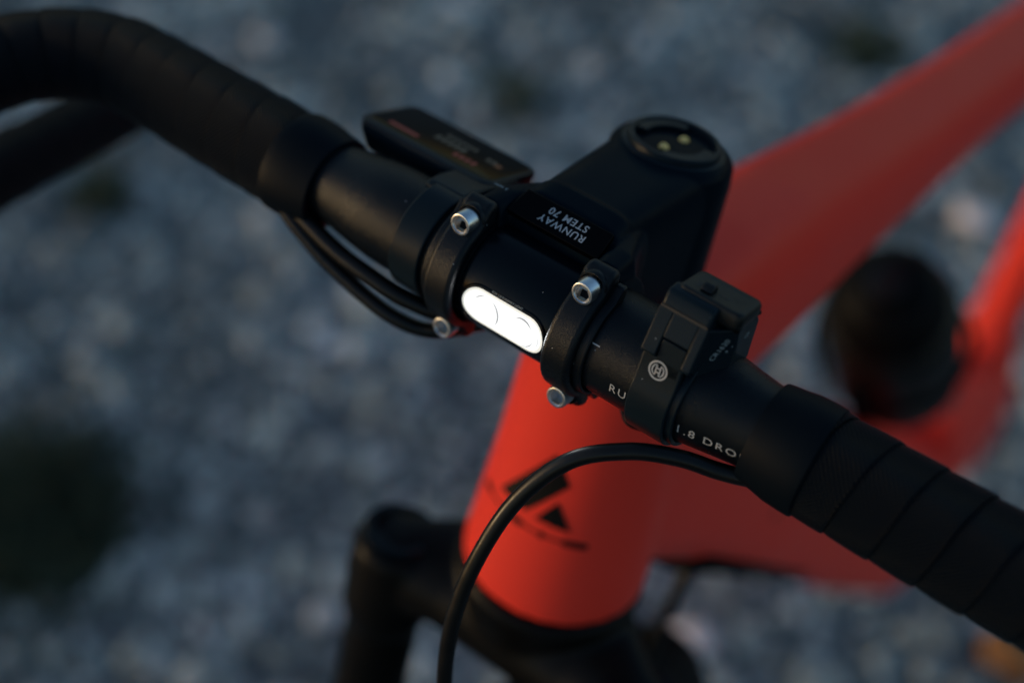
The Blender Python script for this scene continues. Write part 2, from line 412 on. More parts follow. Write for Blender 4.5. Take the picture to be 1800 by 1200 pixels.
mk('emblem', *merge(head_patch([(115, 113), (82, 84), (69, 95), (92, 113.4)], lift=LIFT), head_patch([(84.5, 114), (73.5, 103.5), (72.6, 103.5), (61, 114.4)], lift=LIFT)), MDECAL, fr, label='black block and triangle emblem on the head tube')
marks = [head_patch([(a, 118.2), (b, 118.2), (b, 121), (a, 121)], 6, 2, LIFT) for a, b in ((102, 91.5), (79.3, 76.2), (64, 48.5), (134, 124))]
thin = [head_patch([(a, 119.2), (b, 119.2), (b, 119.9), (a, 119.9)], 8, 1, LIFT-0.03) for a, b in ((124, 102), (91.5, 79.3), (76.2, 64))]
mk('small_print', *merge(*marks, *thin), MDECAL, fr)
# down tube guard: a dark shell along the underside
dd = (DT1-DT0).normalized(); dn = EX.cross(dd).normalized()
if dn.z > 0: dn = -dn
gv_ = []; gf_ = []
GN = 16
for j in range(9):
    t = 0.14+0.84*j/8; hx = 38+8*t; hy = 45+73*max(0, t-0.16)
    for i in range(GN+1):
        a = -0.9+1.8*i/GN; gv_.append(DT0+(DT1-DT0)*t+EX*(hx*math.copysign(abs(sin(a))**(2/3.2), sin(a))*1.02)+dn*(hy*abs(cos(a))**(2/3.2)*1.03))
for j in range(8):
    for i in range(GN): q = j*(GN+1)+i; gf_.append([q, q+1, q+GN+2, q+GN+1])
gd = mk('down_tube_guard', gv_, gf_, MRUB, BIKE, label='black guard along the underside of the down tube')
so = gd.modifiers.new('t', 'SOLIDIFY'); so.thickness = 0.010; so.offset = 0.6

# headset cup and fork
fk = mk('fork', *merge(
    revolve(hp(161.5), H, [(0, 36.5), (3, 37.5), (8, 37), (14, 34), (30, 30)], 56),
    loft_line(hp(178)+Vector((-66, -16, 2)), hp(178)+Vector((66, -16, 2)), [(0, 1, 1), (1, 1, 1)]) if False else
    section_loft([(hp(183)+Vector((x, y, z)), (0, 1, 0), H, hy, hz) for x, y, z, hy, hz in
                  ((-74, -22, 0, 15, 13), (-55, -20, 1, 17, 16), (-30, -8, 1, 25, 17), (0, 0, 2, 33, 19), (30, -8, 1, 25, 17), (55, -20, 1, 17, 16), (74, -22, 0, 15, 13))], e=2.4),
    *[revolve(hp(171)+Vector((sx*60, -21, 0)), H, [(0, 15.5), (1.5, 17.6), (6, 18.6), (34, 19.2), (44, 17.5), (46, 16.1), (160, 16.1)], 40) for sx in (-1, 1)],
    ), MFORK, BIKE, label='black suspension fork crown and legs')
voxel(fk, 1.6, 6)
for sx in (-1, 1):
    mk('leg_cap', *revolve(hp(171)+Vector((sx*60, -21, 0)), -H, [(-1, 15.6), (3.2, 15.6), (4.2, 14.6), (4.2, 11.5), (0.8, 10.6), (0.8, 4.6), (2.4, 4.2), (2.4, 0)], 40), MGLOSS, fk)
    mk('lower_leg', *revolve(hp(300)+Vector((sx*60, -21, 0)), H, [(0, 20), (2, 21.5), (20, 21), (280, 19), (300, 16)], 40), MFORK, fk)

# front wheel (below the frame of the picture, carried by the fork)
AX = hp(158+425)+Vector((0, -46, 15))
AX = Vector((0, hp(580).y-48, -GZ+352))
def ring(c, R, rr, n=72, k=14, sq=1.0):
    v = []; fc = []
    for i in range(n):
        a = 2*pi*i/n
        for j in range(k):
            b = 2*pi*j/k; v.append(c+Vector((rr*sin(b)*sq, (R+rr*cos(b))*cos(a), (R+rr*cos(b))*sin(a))))
    for i in range(n):
        for j in range(k): fc.append([i*k+j, i*k+(j+1) % k, ((i+1) % n)*k+(j+1) % k, ((i+1) % n)*k+j])
    return v, fc
wh = mk('front_wheel', *ring(AX, 328, 22), MRUB, BIKE)
mk('rim', *ring(AX, 305, 12), MGLOSS, wh)
mk('hub', *revolve(AX+Vector((-55, 0, 0)), EX, [(0, 10), (15, 10), (16, 24), (20, 24), (21, 13), (89, 13), (90, 24), (94, 24), (95, 10), (110, 10)], 32), MGLOSS, wh)
for i in range(24):
    a = 2*pi*i/24; sx = -1 if i % 2 else 1; a2 = a+(0.5 if i % 4 < 2 else -0.5)
    mk('spoke', *tube([AX+Vector((sx*37, 22*cos(a2), 22*sin(a2))), AX+Vector((0, 296*cos(a), 296*sin(a)))], 1.0, 6, 2), MGLOSS, wh)

# bottle cage cup and bottle on the down tube
bd = Vector((0, 0.45, -0.893)); bn = Vector((0, 0.893, 0.45))
BC = Vector((6, 332, -290)); 
cage = mk('bottle_cage', *merge(
    *[tube([BC+bd*75+EX*(sx*20)-bn*(-0)+bn*-44, BC+bd*75+EX*(sx*44)+bn*-15, BC+bd*72+EX*(sx*43)+bn*18, BC+bd*90+EX*(sx*26)+bn*38], 3, 10) for sx in (-1, 1)],
    tube([BC+bd*60-bn*46, BC+bd*150-bn*46], 5, 10)), MRUB, BIKE)
bot = empty('water_bottle', BC+bd*150, 'black sports water bottle in the frame triangle behind the stem', 'bottle')
mk('bottle_body', *revolve(BC, bd, [(18, 33), (22, 37), (30, 40.3), (60, 41), (75, 38), (90, 41), (146, 41), (150, 38)], 56), MBOTTLE, bot)
cp = mk('cap', *revolve(BC, bd, [(-16, 8), (-15, 14), (-10, 23), (-4, 29), (2, 32.5), (4, 33.5), (17, 34), (18.5, 31)], 56), MRUB, bot)
mk('nozzle', *revolve(BC, bd, [(-27, 8), (-26, 11), (-21, 11.5), (-19, 9.5), (-12, 10)], 32), MBOTTLE, cp)

# ------------------------------------------------------------------ handlebar
def bar_r(x):
    x = abs(x)
    if x < 52: return 15.9
    t = min(1, (x-52)/34); t = t*t*(3-2*t); return 15.9-3.4*t
hb = mk('handlebar', *merge(*[revolve((0, 0, 0), (sx, 0, 0), [(x, bar_r(x)) for x in (16.5, 30, 45, 52, 56, 60, 64, 68, 72, 76, 80, 84, 88, 96, 120, 165)], 64) for sx in (-1, 1)]), MBAR, BIKE, label='black blasted aluminium drop handlebar')

def drop_path(sx):
    p = []
    for i in range(0, 86, 2): p.append(Vector((84+i, 0, 0)))
    for i in range(1, 31):
        a = radians(80*i/30); p.append(Vector((170+46*sin(a), -46+46*cos(a), 0)))
    e = p[-1]; tail = spline([e, (222, -72, -6), (231, -100, -24), (240, -104, -48), (246, -80, -68), (255, -24, -80), (263, 20, -93), (270, 56, -104)], 14)
    p += tail[1:]
    return [Vector((sx*q.x, q.y, q.z)) for q in p]

def resample(p, step):
    out = [p[0].copy()]; acc = 0; i = 0; cur = p[0].copy()
    L = [0]
    for a, b in zip(p, p[1:]): L.append(L[-1]+(b-a).length)
    tot = L[-1]; k = 0; d = 0; out = []
    while d <= tot:
        while k < len(L)-2 and L[k+1] < d: k += 1
        t = (d-L[k])/max(1e-9, L[k+1]-L[k]); out.append(p[k].lerp(p[k+1], t)); d += step
    return out

def wrap_tape(sx, name, s_start, R, hose_phi, hose_h):
    path = resample(drop_path(sx), 0.5); N = len(path)
    fr_ = []; e1 = Vector((0, -1, 0))
    for i, p in enumerate(path):
        d = (path[min(i+2, N-1)]-path[max(i-2, 0)]).normalized(); e1 = (e1-d*e1.dot(d)).normalized(); fr_.append((p, d, e1.copy(), e1.cross(d)*(-sx) if False else d.cross(e1)*(1 if sx < 0 else -1)))
    # e1 forwards, e2 upwards
    PITCH = 13.6; n = 56
    prof = [(0.0, 0.0), (0.02, 0.35), (0.10, 0.75), (0.35, 1.15), (0.70, 1.45), (0.90, 1.50), (0.965, 1.35), (0.995, 1.05), (1.0, 0.5)]
    tot = (N-1)*0.5; turns = int((tot-s_start)/PITCH)+2
    v = []; fc = []; uv = []; m_ = len(prof)
    rng = random.Random(11 if sx > 0 else 5)
    jit = [rng.uniform(-0.25, 0.25) for _ in range(turns+3)]; jr = [rng.uniform(-0.12, 0.2) for _ in range(turns+3)]
    rows = turns*n
    for q in range(rows+1):
        k, i = divmod(q, n); th = 2*pi*i/n; fi = i/n
        jj = jit[k]*(1-fi)+jit[k+1]*fi; j2 = jr[k]*(1-fi)+jr[k+1]*fi
        for a, (fx, h) in enumerate(prof):
            s = s_start-PITCH+PITCH*(k+fi+fx)+jj*PITCH*0.12
            s = max(s_start+4, min(tot-0.01, s))
            ii = min(N-2, int(s/0.5)); t = s/0.5-ii
            p, d, f1, f2 = fr_[ii]; p = p.lerp(fr_[ii+1][0], max(0, min(1, t)))
            # th = 0 at the back, turning over the top to the front
            phi = pi+th
            hump = 0
            if hose_h: 
                dphi = (phi-radians(hose_phi)+pi) % (2*pi)-pi; hump = hose_h*math.exp(-(dphi/0.75)**2)*max(0.25, 1-s/260)
            taper = 1-0.10*max(0, min(1, (s-tot*0.45)/(tot*0.3)))
            rr = (R+hump+j2+0.35+h*0.5)*taper
            v.append(p+(f1*cos(phi)+f2*sin(phi))*rr); uv.append((q/n*2*pi*R, fx*PITCH))
    for q in range(rows):
        for a in range(m_-1): b0 = q*m_+a; fc.append([b0, b0+1, b0+m_+1, b0+m_])
    me = bpy.data.meshes.new(name); me.from_pydata([W(p) for p in v], [], fc); me.update()
    ul = me.uv_layers.new(name='UVMap')
    for lp in me.loops: ul.data[lp.index].uv = uv[lp.vertex_index]
    bm = bmesh.new(); bm.from_mesh(me); bmesh.ops.recalc_face_normals(bm, faces=bm.faces); bm.to_mesh(me); bm.free()
    me.materials.append(MTAPE); me.polygons.foreach_set('use_smooth', [True]*len(me.polygons)); me.set_sharp_from_angle(angle=radians(50))
    o = bpy.data.objects.new(name, me); C.objects.link(o); o.parent = BIKE; o.matrix_parent_inverse = Matrix.Translation(-origin(BIKE))
    # finishing band over the inner end
    bv = []; bf2 = []; nb = 72
    bp = [(-2.0, -2.2), (-2.4, -0.6), (-2.2, 0.25), (-1, 0.5), (3, 1.0), (7, 1.75), (12, 2.0), (14.5, 2.0), (15.2, 1.85), (15.4, 1.0)]
    for s, h in bp:
        for i in range(nb):
            phi = 2*pi*i/nb; dphi = (phi-radians(hose_phi)+pi) % (2*pi)-pi; hump = hose_h*math.exp(-(dphi/0.75)**2)
            x = 84+s_start-6+s+ (0.9*sin(phi+0.8) if s > 10 else 0.25*sin(phi*2))
            rr = R+hump+h-0.2
            bv.append((sx*x, -rr*cos(phi), rr*sin(phi)))
    for j in range(len(bp)-1):
        for i in range(nb): bf2.append([j*nb+i, j*nb+(i+1) % nb, (j+1)*nb+(i+1) % nb, (j+1)*nb+i])
    mk('finishing_band', bv, bf2, MBAND, o)
    return o
tl = wrap_tape(-1, 'grip_tape', 3.0, 14.5, -18, 2.8); tl['label'] = 'black bar tape wound on the far drop'
tr = wrap_tape(1, 'grip_tape', 5.0, 14.2, -22, 1.6); tr['label'] = 'black textured bar tape wound on the near drop'
for sx, o in ((-1, tl), (1, tr)):
    q = drop_path(sx); e = q[-1]; d = (q[-1]-q[-4]).normalized()
    mk('end_plug', *revolve(e-d*3, d, [(0, 13), (5, 14), (8, 12), (9.5, 6), (9.8, 0)], 32), MRUB, o)

def bar_text(name, s, size, x, phi, rr, m, parent, bold=0.0, sp=1.0):
    v, fc = text_geo(s, size, bold, sp); xm = min(p.x for p in v)
    return mk(name, [cylp(x+p.x-xm, phi+degrees(p.y/rr), rr) for p in v], fc, m, parent, smooth=False)
bar_text('lettering', 'RUNWAY', 4.1, 39.0, 7, bar_r(40)+0.12, MINK, hb, 0.0, 1.25)
t_v, t_f = text_geo('1.8 DROPBAR', 4.2, 0.0, 1.25); xm = min(p.x for p in t_v)
mk('lettering', [cylp(61.6+p.x-xm, 3+degrees(p.y/15), bar_r(61.6+p.x-xm)+0.15) for p in t_v], t_f, MINK, hb, smooth=False)
mk('centre_mark', [cylp(x, ph, 16.02) for x, ph in ((29.6, 43.5), (32.2, 43.5), (32.2, 42), (29.6, 42))], [[0, 1, 2, 3]], MINK, hb, smooth=False)

# ------------------------------------------------------------------ headlight between the clamps
hl = mk('headlight', *revolve((-16.6, 0, 0), EX, [(0, 15.4), (0.6, 16.2), (2, 16.4), (31.2, 16.4), (32.6, 16.2), (33.2, 15.4)], 72), MGLOSS, BIKE, label='gloss black headlight barrel between the clamps')
LX, LP, LR = 0.7, 12.5, 16.4
def lens_pt(x, y, rr): return cylp(LX+x, LP+degrees(y/LR), rr)
def lens_ring(hl0, r0, rr0, hl1, r1, rr1):
    a = stadium(hl0, r0); b = stadium(hl1, r1); n = len(a)
    return [lens_pt(x, y, rr0) for x, y in a]+[lens_pt(x, y, rr1) for x, y in b], [[i, (i+1) % n, n+(i+1) % n, n+i] for i in range(n)]
def lens_disc(hl0, rr0, rad, steps=7):
    parts = []; 
    for k in range(steps):
        t0, t1 = 1-k/steps, 1-(k+1)/steps
        f0, f1 = max(t0, 0.0005), max(t1, 0.0005)
        parts.append(lens_ring(hl0-(1-f0)*rr0, f0*rr0, rad, hl0-(1-f1)*rr0, f1*rr0, rad))
    return merge(*parts)
mk('rim', *merge(lens_ring(16.0, 7.3, 16.42, 15.6, 6.9, 16.95), lens_ring(15.6, 6.9, 16.95, 14.9, 6.2, 16.95), lens_ring(14.9, 6.2, 16.95, 14.8, 6.1, 16.6)), MGLOSS, hl)
mk('lens_edge', *lens_ring(14.85, 6.15, 16.7, 14.0, 5.3, 16.62), MLAMP2, hl)
mk('lens', *lens_disc(14.05, 5.35, 16.6), MLAMP, hl, label='lit white lens')
for cx_ in (-6.2, 6.6):
    n_ = 28; vv = [lens_pt(cx_, -0.4, 16.66)]+[lens_pt(cx_+2.7*cos(2*pi*i/n_), -0.4+2.5*sin(2*pi*i/n_), 16.66) for i in range(n_)]
    mk('led', vv, [[0, 1+i, 1+(i+1) % n_] for i in range(n_)], MCORE, hl)
def lens_arc(cx, cy, rad, a0, a1, wd, n=14):
    v = []; fc = []
    for i in range(n+1):
        a = radians(a0+(a1-a0)*i/n); w2 = wd*sin(pi*i/n)+0.03
        v += [lens_pt(cx+cos(a)*(rad-w2), cy+sin(a)*(rad-w2), 16.72), lens_pt(cx+cos(a)*(rad+w2), cy+sin(a)*(rad+w2), 16.72)]
    for i in range(n): fc.append([2*i, 2*i+1, 2*i+3, 2*i+2])
    return v, fc
mk('reflector_ridge', *merge(lens_arc(-6.2, -0.3, 4.7, -40, 75, 0.28), lens_arc(6.6, -0.2, 4.5, 35, 125, 0.28), lens_arc(6.6, -0.3, 4.8, -85, -10, 0.16), lens_arc(-6.4, 0.0, 4.6, 100, 150, 0.18), lens_arc(-6.2, -0.3, 4.0, 200, 250, .07), lens_arc(10.6, -0.3, 2.6, -60, 60, .07)), MREFL, hl)
v, fc = text_geo('FOR 1.8 RUNWAY LIGHT', 1.0)
mk('lettering', [lens_pt(p.x, 6.95+p.y, 16.99) for p in v], fc, MINK2, hl, smooth=False)

# ------------------------------------------------------------------ stem
TL = radians(16)
FW = Vector((0, -cos(TL), sin(TL)))      # forwards along the stem axis
UP = Vector((0, sin(TL), cos(TL)))
def stp(x, s, t): return EX*x+FW*s+UP*t  # s forwards, t up
N2 = -H
MC = Vector((0, 74, 7.0))                # top of the steerer shroud
steer = revolve(MC, H, [(-0.5, 16.5), (0.5, 18.8), (2.5, 20.6), (8, 21.3), (52, 22), (54, 21)], 64)
neck = section_loft([(stp(0, -s_, (t1+t0)/2), EX, UP, hw, (t1-t0)/2) for s_, hw, t1, t0 in
    ((3.5, 20.0, 20.6, -20), (10.5, 19.4, 24.4, -20), (12.0, 19.0, 25.9, -20.5), (19.5, 18.2, 27.2, -21), (21, 18.0, 26.7, -21), (40, 19.0, 27.2, -24), (68, 20.6, 27.8, -28))], n=72, e=5.5)
rearc = []
for sx in (-1, 1):
    rearc.append(revolve((sx*16.2, 0, 0), (sx, 0, 0), [(0, 19.8), (10.6, 19.8)], 56, a0=0))
    rearc.append(section_loft([(stp(sx*21.4, 0.2, 0), EX, UP, 6.0, 23.2), (stp(sx*20.6, -9, 0), EX, UP, 6.4, 23.6), (stp(sx*17.5, -18, 0), EX, UP, 5.6, 23), (stp(sx*13.5, -30, 0), EX, UP, 5, 21)], n=48, e=3.6))
# keep only what lies behind the parting plane for the clamp backs
def cut_front(geo, lim=0.2):
    out = []
    for p in geo[0]:
        p = Vector(p); s = p.dot(FW)
        if s > lim: p = p-FW*(s-lim)
        out.append(p)
    return out, geo[1]
stem = mk('stem', *merge(steer, neck, *[cut_front(q) for q in rearc]), MSTEM, BIKE, label='satin black stem with round mount on top')
voxel(stem, 0.55, 7)
# front plate with lettering, overhanging the lamp barrel
P0, P1 = Vector((0, 8.0, 19.9)), Vector((0, 17.6, 21.6)); pe = (P1-P0).normalized(); pn = EX.cross(pe); pn = pn if pn.z > 0 else -pn
pl = mk('stem_plate', *prism([P0+EX*-16.6, P0+EX*16.6, P1+EX*15.6, P1+EX*-15.6], -pn, 2.6), MPLATE, BIKE, bevel=0.35, label='gloss black lettered plate at the front of the stem')
q = P0.lerp(P1, 0.52)
tv, tf = text_geo('RUNWAY\nSTEM 70', 3.5, 0.03, 1.12)
flat('lettering', (tv, tf), q+Vector((1.5, 0, 0)), -EX, -pe, MINK, pl, lift=0.08)
tv, tf = text_geo('5 NM', 1.9, 0.0, 1.1)
flat('torque_print', (tv, tf), stp(-21.5, -5.2, 25.1), -EX, FW, MINK2, stem, lift=0.35)

# round accessory mount
mo = mk('accessory_mount', *revolve(MC, N2, [(-1.5, 17.2), (0.4, 17.2), (0.7, 16.6), (0.7, 15.6), (2.4, 15.4), (2.9, 14.9), (2.9, 13.9), (2.5, 13.5), (-0.4, 13.0), (-0.4, 4.4), (-2.6, 4.2), (-2.6, 0)], 72), MPLAST, BIKE, label='round black bayonet mount with two gold contacts')
a1_, e1_, e2_ = frame_of(N2)
for a0 in (radians(100), radians(280)):
    v = []; fc = []; n = 18
    for i in range(n+1):
        a = a0+radians(95)*i/n; dirv = e1_*cos(a)+e2_*sin(a)
        v += [MC+dirv*9.6+N2*2.3, MC+dirv*13.6+N2*2.3, MC+dirv*13.6+N2*0.9, MC+dirv*9.6+N2*0.9]
    for i in range(n):
        for k in range(4): fc.append([4*i+k, 4*i+(k+1) % 4, 4*i+4+(k+1) % 4, 4*i+4+k])
    fc += [[0, 1, 2, 3], [4*n+3, 4*n+2, 4*n+1, 4*n]]
    mk('bayonet_lip', v, fc, MPLAST, mo, bevel=0.3)
for t in (-5.2, 5.2):
    mk('contact_pin', *revolve(MC+Vector((0, 1, -0.335)).normalized()*t+EX*(0.6 if t > 0 else -0.9), N2, [(-0.4, 1.75), (0.5, 1.75), (1.1, 1.5), (1.6, 1.0), (1.8, 0.4), (1.85, 0)], 20), MGOLD, mo)

# front clamps with bolts
def band_profile():
    out = [(0.8, 24.4), (3.8, 24.6), (5.9, 23.6), (7.2, 20.8), (8.6, 18.6), (11.2, 16.9)]
    arc = [(20.2*cos(radians(a)), 20.2*sin(radians(a))) for a in range(51, -52, -6)]
    out = out+arc+[(s, -t) for s, t in reversed(out)]
    n = len(out); inn = [(16.5*cos(radians(a)), 16.5*sin(radians(a))) for a in [87-174*i/(n-1) for i in range(n)]]
    return out, inn
bo, bi = band_profile()
def lip_profile():
    out = [(0.8, 20.5), (3, 20.4)]+[(17.5*cos(radians(a)), 17.5*sin(radians(a))) for a in range(70, -71, -7)]+[(3, -20.4), (0.8, -20.5)]
    n = len(out); inn = [(16.2*cos(radians(a)), 16.2*sin(radians(a))) for a in [87-174*i/(n-1) for i in range(n)]]
    return out, inn
def strip(out, inn, x0, x1):
    n = len(out); v = []; fc = []
    for L_, x in ((out, x0), (out, x1), (inn, x1), (inn, x0)): v += [stp(x, s, t) for s, t in L_]
    for b in range(4):
        c2 = (b+1) % 4
        for i in range(n-1): fc.append([b*n+i, b*n+i+1, c2*n+i+1, c2*n+i])
    fc += [[0, n, 2*n, 3*n], [4*n-1, 3*n-1, 2*n-1, n-1]]
    return v, fc
def bolt_geo(o, d):
    d, e1, e2 = frame_of(d); n = 24; v = []; fc = []
    def ringp(t, fn):
        for i in range(n): a = 2*pi*i/n; rr = fn(a); v.append(Vector(o)+d*t+(e1*cos(a)+e2*sin(a))*rr)
    hexr = lambda a: 2.05/cos((a % (pi/3))-pi/6)
    for t, fn in ((-8, lambda a: 3.5), (-0.45, lambda a: 3.5), (-0.1, lambda a: 3.35), (0, lambda a: 3.1), (0, lambda a: 2.75), (-0.3, lambda a: 2.5), (-0.32, hexr), (-3.6, hexr)): ringp(t, fn)
    for j in range(7):
        for i in range(n): fc.append([j*n+i, j*n+(i+1) % n, (j+1)*n+(i+1) % n, (j+1)*n+i])
    fc.append(list(range(7*n, 8*n))); return v, fc
for sx in (-1, 1):
    x0, x1 = sx*16.9, sx*27.0
    bosses = [revolve(stp(sx*21.9, 7.7, t), FW, [(-6, 4.6), (-1.4, 4.9), (-0.4, 4.8), (0, 4.5), (0, 4.2), (-0.3, 4.0), (-2.0, 4.0), (-2.0, 0)], 36) for t in (19, -19)]
    cl = mk('face_clamp', *strip(bo, bi, x0, x1), MCLAMP, BIKE, bevel=1.9, seg=5, sharp=40, label='black bar clamp with two silver bolts')
    mk('clamp_boss', *bosses[0], MCLAMP, cl); mk('clamp_boss', *bosses[1], MCLAMP, cl)
    mk('clamp_lip', *strip(*lip_profile(), sx*26.4, sx*29.8), MCLAMP, cl, bevel=0.7)
    for t in (19, -19):
        mk('bolt', *bolt_geo(stp(sx*21.9, 12.85, t), FW), MSTEEL, cl, sharp=30)

# ------------------------------------------------------------------ hoses
hoses = [
    ('brake_hose', [(92, -8, -6), (84, -12, -7), (76, -15.5, -6.5), (66, -20.5, -3.5), (54, -28, -2.5), (41, -37.5, -8), (31.5, -50, -23), (27.5, -64, -43), (27.5, -75, -63), (31, -84, -85), (38, -92, -115), (50, -98, -180), (60, -90, -260), (62, -80, -345)], 2.5, 'black brake hose arching in front of the head tube'),
    ('brake_hose', [(-98, -12, -5), (-90, -15.5, -5), (-72.5, -18.5, -12.5), (-52.8, -19.5, -18.8), (-39.7, -18.5, -22.3), (-31, -14, -25.5), (-25, -7, -27), (-16, 2, -26), (4, 9, -26), (22, 10, -31), (34, 2, -27), (42, -4, -24), (52, 6, -26), (52, 30, -34)], 2.5, 'black hose looping below the lamp'),
    ('brake_hose', [(-98, -11, -2), (-89, -13.5, -4), (-68, -16.5, -9), (-52, -17, -11.5), (-38, -15, -15), (-26, -8, -20), (-14, 8, -26), (-4, 30, -36)], 2.9, 'black hose lying close along the bar'),
]
for nme, pts, rad, lab in hoses: mk(nme, *tube(pts, rad, 20, 12), MHOSE, BIKE, label=lab)
# hose leaving the down tube towards the fork
mk('brake_hose', *tube([(36, 150, -262), (22, 110, -262), (18, 84, -300), (22, 60, -350), (40, 20, -420), (58, -40, -500)], 3.2, 16), MHOSE, BIKE, label='black hose running from the down tube to the fork')

# ------------------------------------------------------------------ remote control on the bar
RC = empty('remote_control', (53, 0, 16), 'small black remote control strapped round the bar right of the clamps', 'remote control')
def strap(x0, x1, r0, r1, a0, a1, n=40):
    out = [(-r1*cos(radians(a0+(a1-a0)*i/n)), r1*sin(radians(a0+(a1-a0)*i/n))) for i in range(n+1)]
    inn = [(-r0*cos(radians(a0+(a1-a0)*i/n)), r0*sin(radians(a0+(a1-a0)*i/n))) for i in range(n+1)]
    m_ = n+1; v = []; fc = []
    for L_, x in ((out, x0), (out, x1), (inn, x1), (inn, x0)): v += [(x, y, z) for y, z in L_]
    for b in range(4):
        c2 = (b+1) % 4
        for i in range(n): fc.append([b*m_+i, b*m_+i+1, c2*m_+i+1, c2*m_+i])
    fc += [[0, m_, 2*m_, 3*m_], [4*m_-1, 3*m_-1, 2*m_-1, m_-1]]
    return v, fc
def strap_tongue(x0, x1, a0, a1, tip, n=36):
    out = [(-18.2*cos(radians(a0+(a1-a0)*i/n)), 18.2*sin(radians(a0+(a1-a0)*i/n))) for i in range(n+1)]
    inn = [(-16.0*cos(radians(a0+(a1-a0)*i/n)), 16.0*sin(radians(a0+(a1-a0)*i/n))) for i in range(n+1)]
    if tip: out.append(tip); inn.append((tip[0]+2, tip[1]-0.8))
    m_ = len(out); v = []; fc = []
    for L_, x in ((out, x0), (out, x1), (inn, x1), (inn, x0)): v += [(x, y, z) for y, z in L_]
    for b in range(4):
        c2 = (b+1) % 4
        for i in range(m_-1): fc.append([b*m_+i, b*m_+i+1, c2*m_+i+1, c2*m_+i])
    fc += [[0, m_, 2*m_, 3*m_], [4*m_-1, 3*m_-1, 2*m_-1, m_-1]]
    return v, fc
TIP0 = Vector((0, -18.2*cos(radians(40)), 18.2*sin(radians(40)))); TIP1 = Vector((0, -8.6, 24.4)); TD = (TIP1-TIP0).normalized(); TN = EX.cross(TD)
sb_ = mk('strap', *strap_tongue(45.6, 58.4, -150, 40, (TIP0+TD*8).yz), MPLAST, RC, bevel=0.5, sharp=40)
mk('strap_shoulder', *strap(58.0, 60.6, 15.6, 17.0, -150, 75), MPLAST, RC, bevel=0.4, sharp=40)
mk('strap_tongue', *prism([TIP0+TD*4+EX*50.0, TIP0+TD*4+EX*57.6, TIP1+EX*57.6, TIP1+EX*50.0], -TN, 2), MPLAST, RC, bevel=0.25, sharp=40)
front = [(-8.6, 17.0), (-9.0, 19.5), (-3.9, 30.9), (-3.2, 31.9), (-1.6, 34.2), (-0.4, 35.0), (3.4, 34.3), (6, 32), (6, 12), (-6, 14)]
hs = mk('housing', *merge(extrude(front, 45.4, 60.4)), MPLAST, RC, bevel=0.9, sharp=28)
fpl = [(-11.7, 19.4), (-11.8, 20.6), (-10.6, 22.0), (-8.4, 25.2), (-3.8, 31.2), (-3.2, 30.4), (-8, 19)]
mk('housing_face', *merge(extrude(fpl, 45.2, 49.7), extrude(fpl, 57.9, 60.7), extrude([(-8.5, 25.05), (-3.8, 31.2), (-3.2, 30.4), (-7, 24)], 49.7, 57.9)), MPLAST, RC, bevel=0.35, sharp=28)
mk('housing_seam', *extrude([(-4.15, 31.15), (-3.75, 31.75), (-3.0, 31.4), (-3.5, 30.6)], 45.6, 60.2), MINK3, RC, smooth=False)
mk('rear_housing', *extrude([(3, 11), (3, 27.6), (6, 29.6), (14.6, 24.2), (15.4, 22), (12.4, 9), (8, 8)], 45.8, 66.0), MPLAST, RC, bevel=0.8, sharp=28)
mk('housing_gasket', *extrude([(2.6, 27.4), (2.8, 30.2), (6, 31.4), (14.6, 26.6), (15.2, 24.6), (6, 29.4)], 46.2, 66.4), MRUB, RC, bevel=0.3, sharp=28)
T0 = Vector((0, 2.2, 35.4)); te = Vector((0, 13.6, -5.2)).normalized(); tn = EX.cross(te)
def pad_pt(x, vv, h): return Vector((x, 0, 0))+T0+te*vv+tn*h
pp = rrect(10.2, 6.6, 2.2); 
pv = []; pf = []; lv = [(-5.2, 0.93), (-3.6, 1.0), (-0.9, 1.0), (-0.2, 0.955), (0.0, 0.90), (-0.25, 0.74), (-0.3, 0.6), (-0.3, 0.01)]; n = len(pp)
for h, k in lv:
    for x, y in pp: pv.append(pad_pt(56.9+x*k, 6.4+y*k, h))
for j in range(len(lv)-1):
    for i in range(n): pf.append([j*n+i, j*n+(i+1) % n, (j+1)*n+(i+1) % n, (j+1)*n+i])
pf.append(list(range(n))[::-1])
pad = mk('button_pad', pv, pf, MPAD, RC, sharp=50, label='raised rubber four way button pad')
mk('nub', *merge(extrude([(T0+te*v_+tn*h_).yz for v_, h_ in ((2.4, -0.4), (2.7, 0.7), (4.2, 1.7), (6.0, 1.6), (6.8, 0.4), (7, -0.5))], 52.0, 55.6)), MPAD, pad, bevel=0.6, sharp=28)
def pad_mark(pts): return [pad_pt(x, y, -0.24) for x, y in pts], [list(range(len(pts)))]
mk('printed_mark', *merge(pad_mark([(57.2, 4.6), (60.2, 4.6), (60.2, 5.2), (57.2, 5.2)]), pad_mark([(50.2, 3.4), (51.2, 3.4), (51.2, 6.0), (50.2, 6.0)]),
    *[pad_mark([(62.4+cos(a)*r0-sin(a)*.18, 6.6+sin(a)*r0+cos(a)*.18), (62.4+cos(a)*r1-sin(a)*.18, 6.6+sin(a)*r1+cos(a)*.18), (62.4+cos(a)*r1+sin(a)*.18, 6.6+sin(a)*r1-cos(a)*.18), (62.4+cos(a)*r0+sin(a)*.18, 6.6+sin(a)*r0-cos(a)*.18)]) for a, r0, r1 in ((0.2, .5, 1.7), (1.2, .7, 1.5), (2.2, .7, 1.4), (3.1, .7, 1.4), (4.2, .6, 1.3), (5.2, .7, 1.4))]), MINK3, pad, smooth=False)
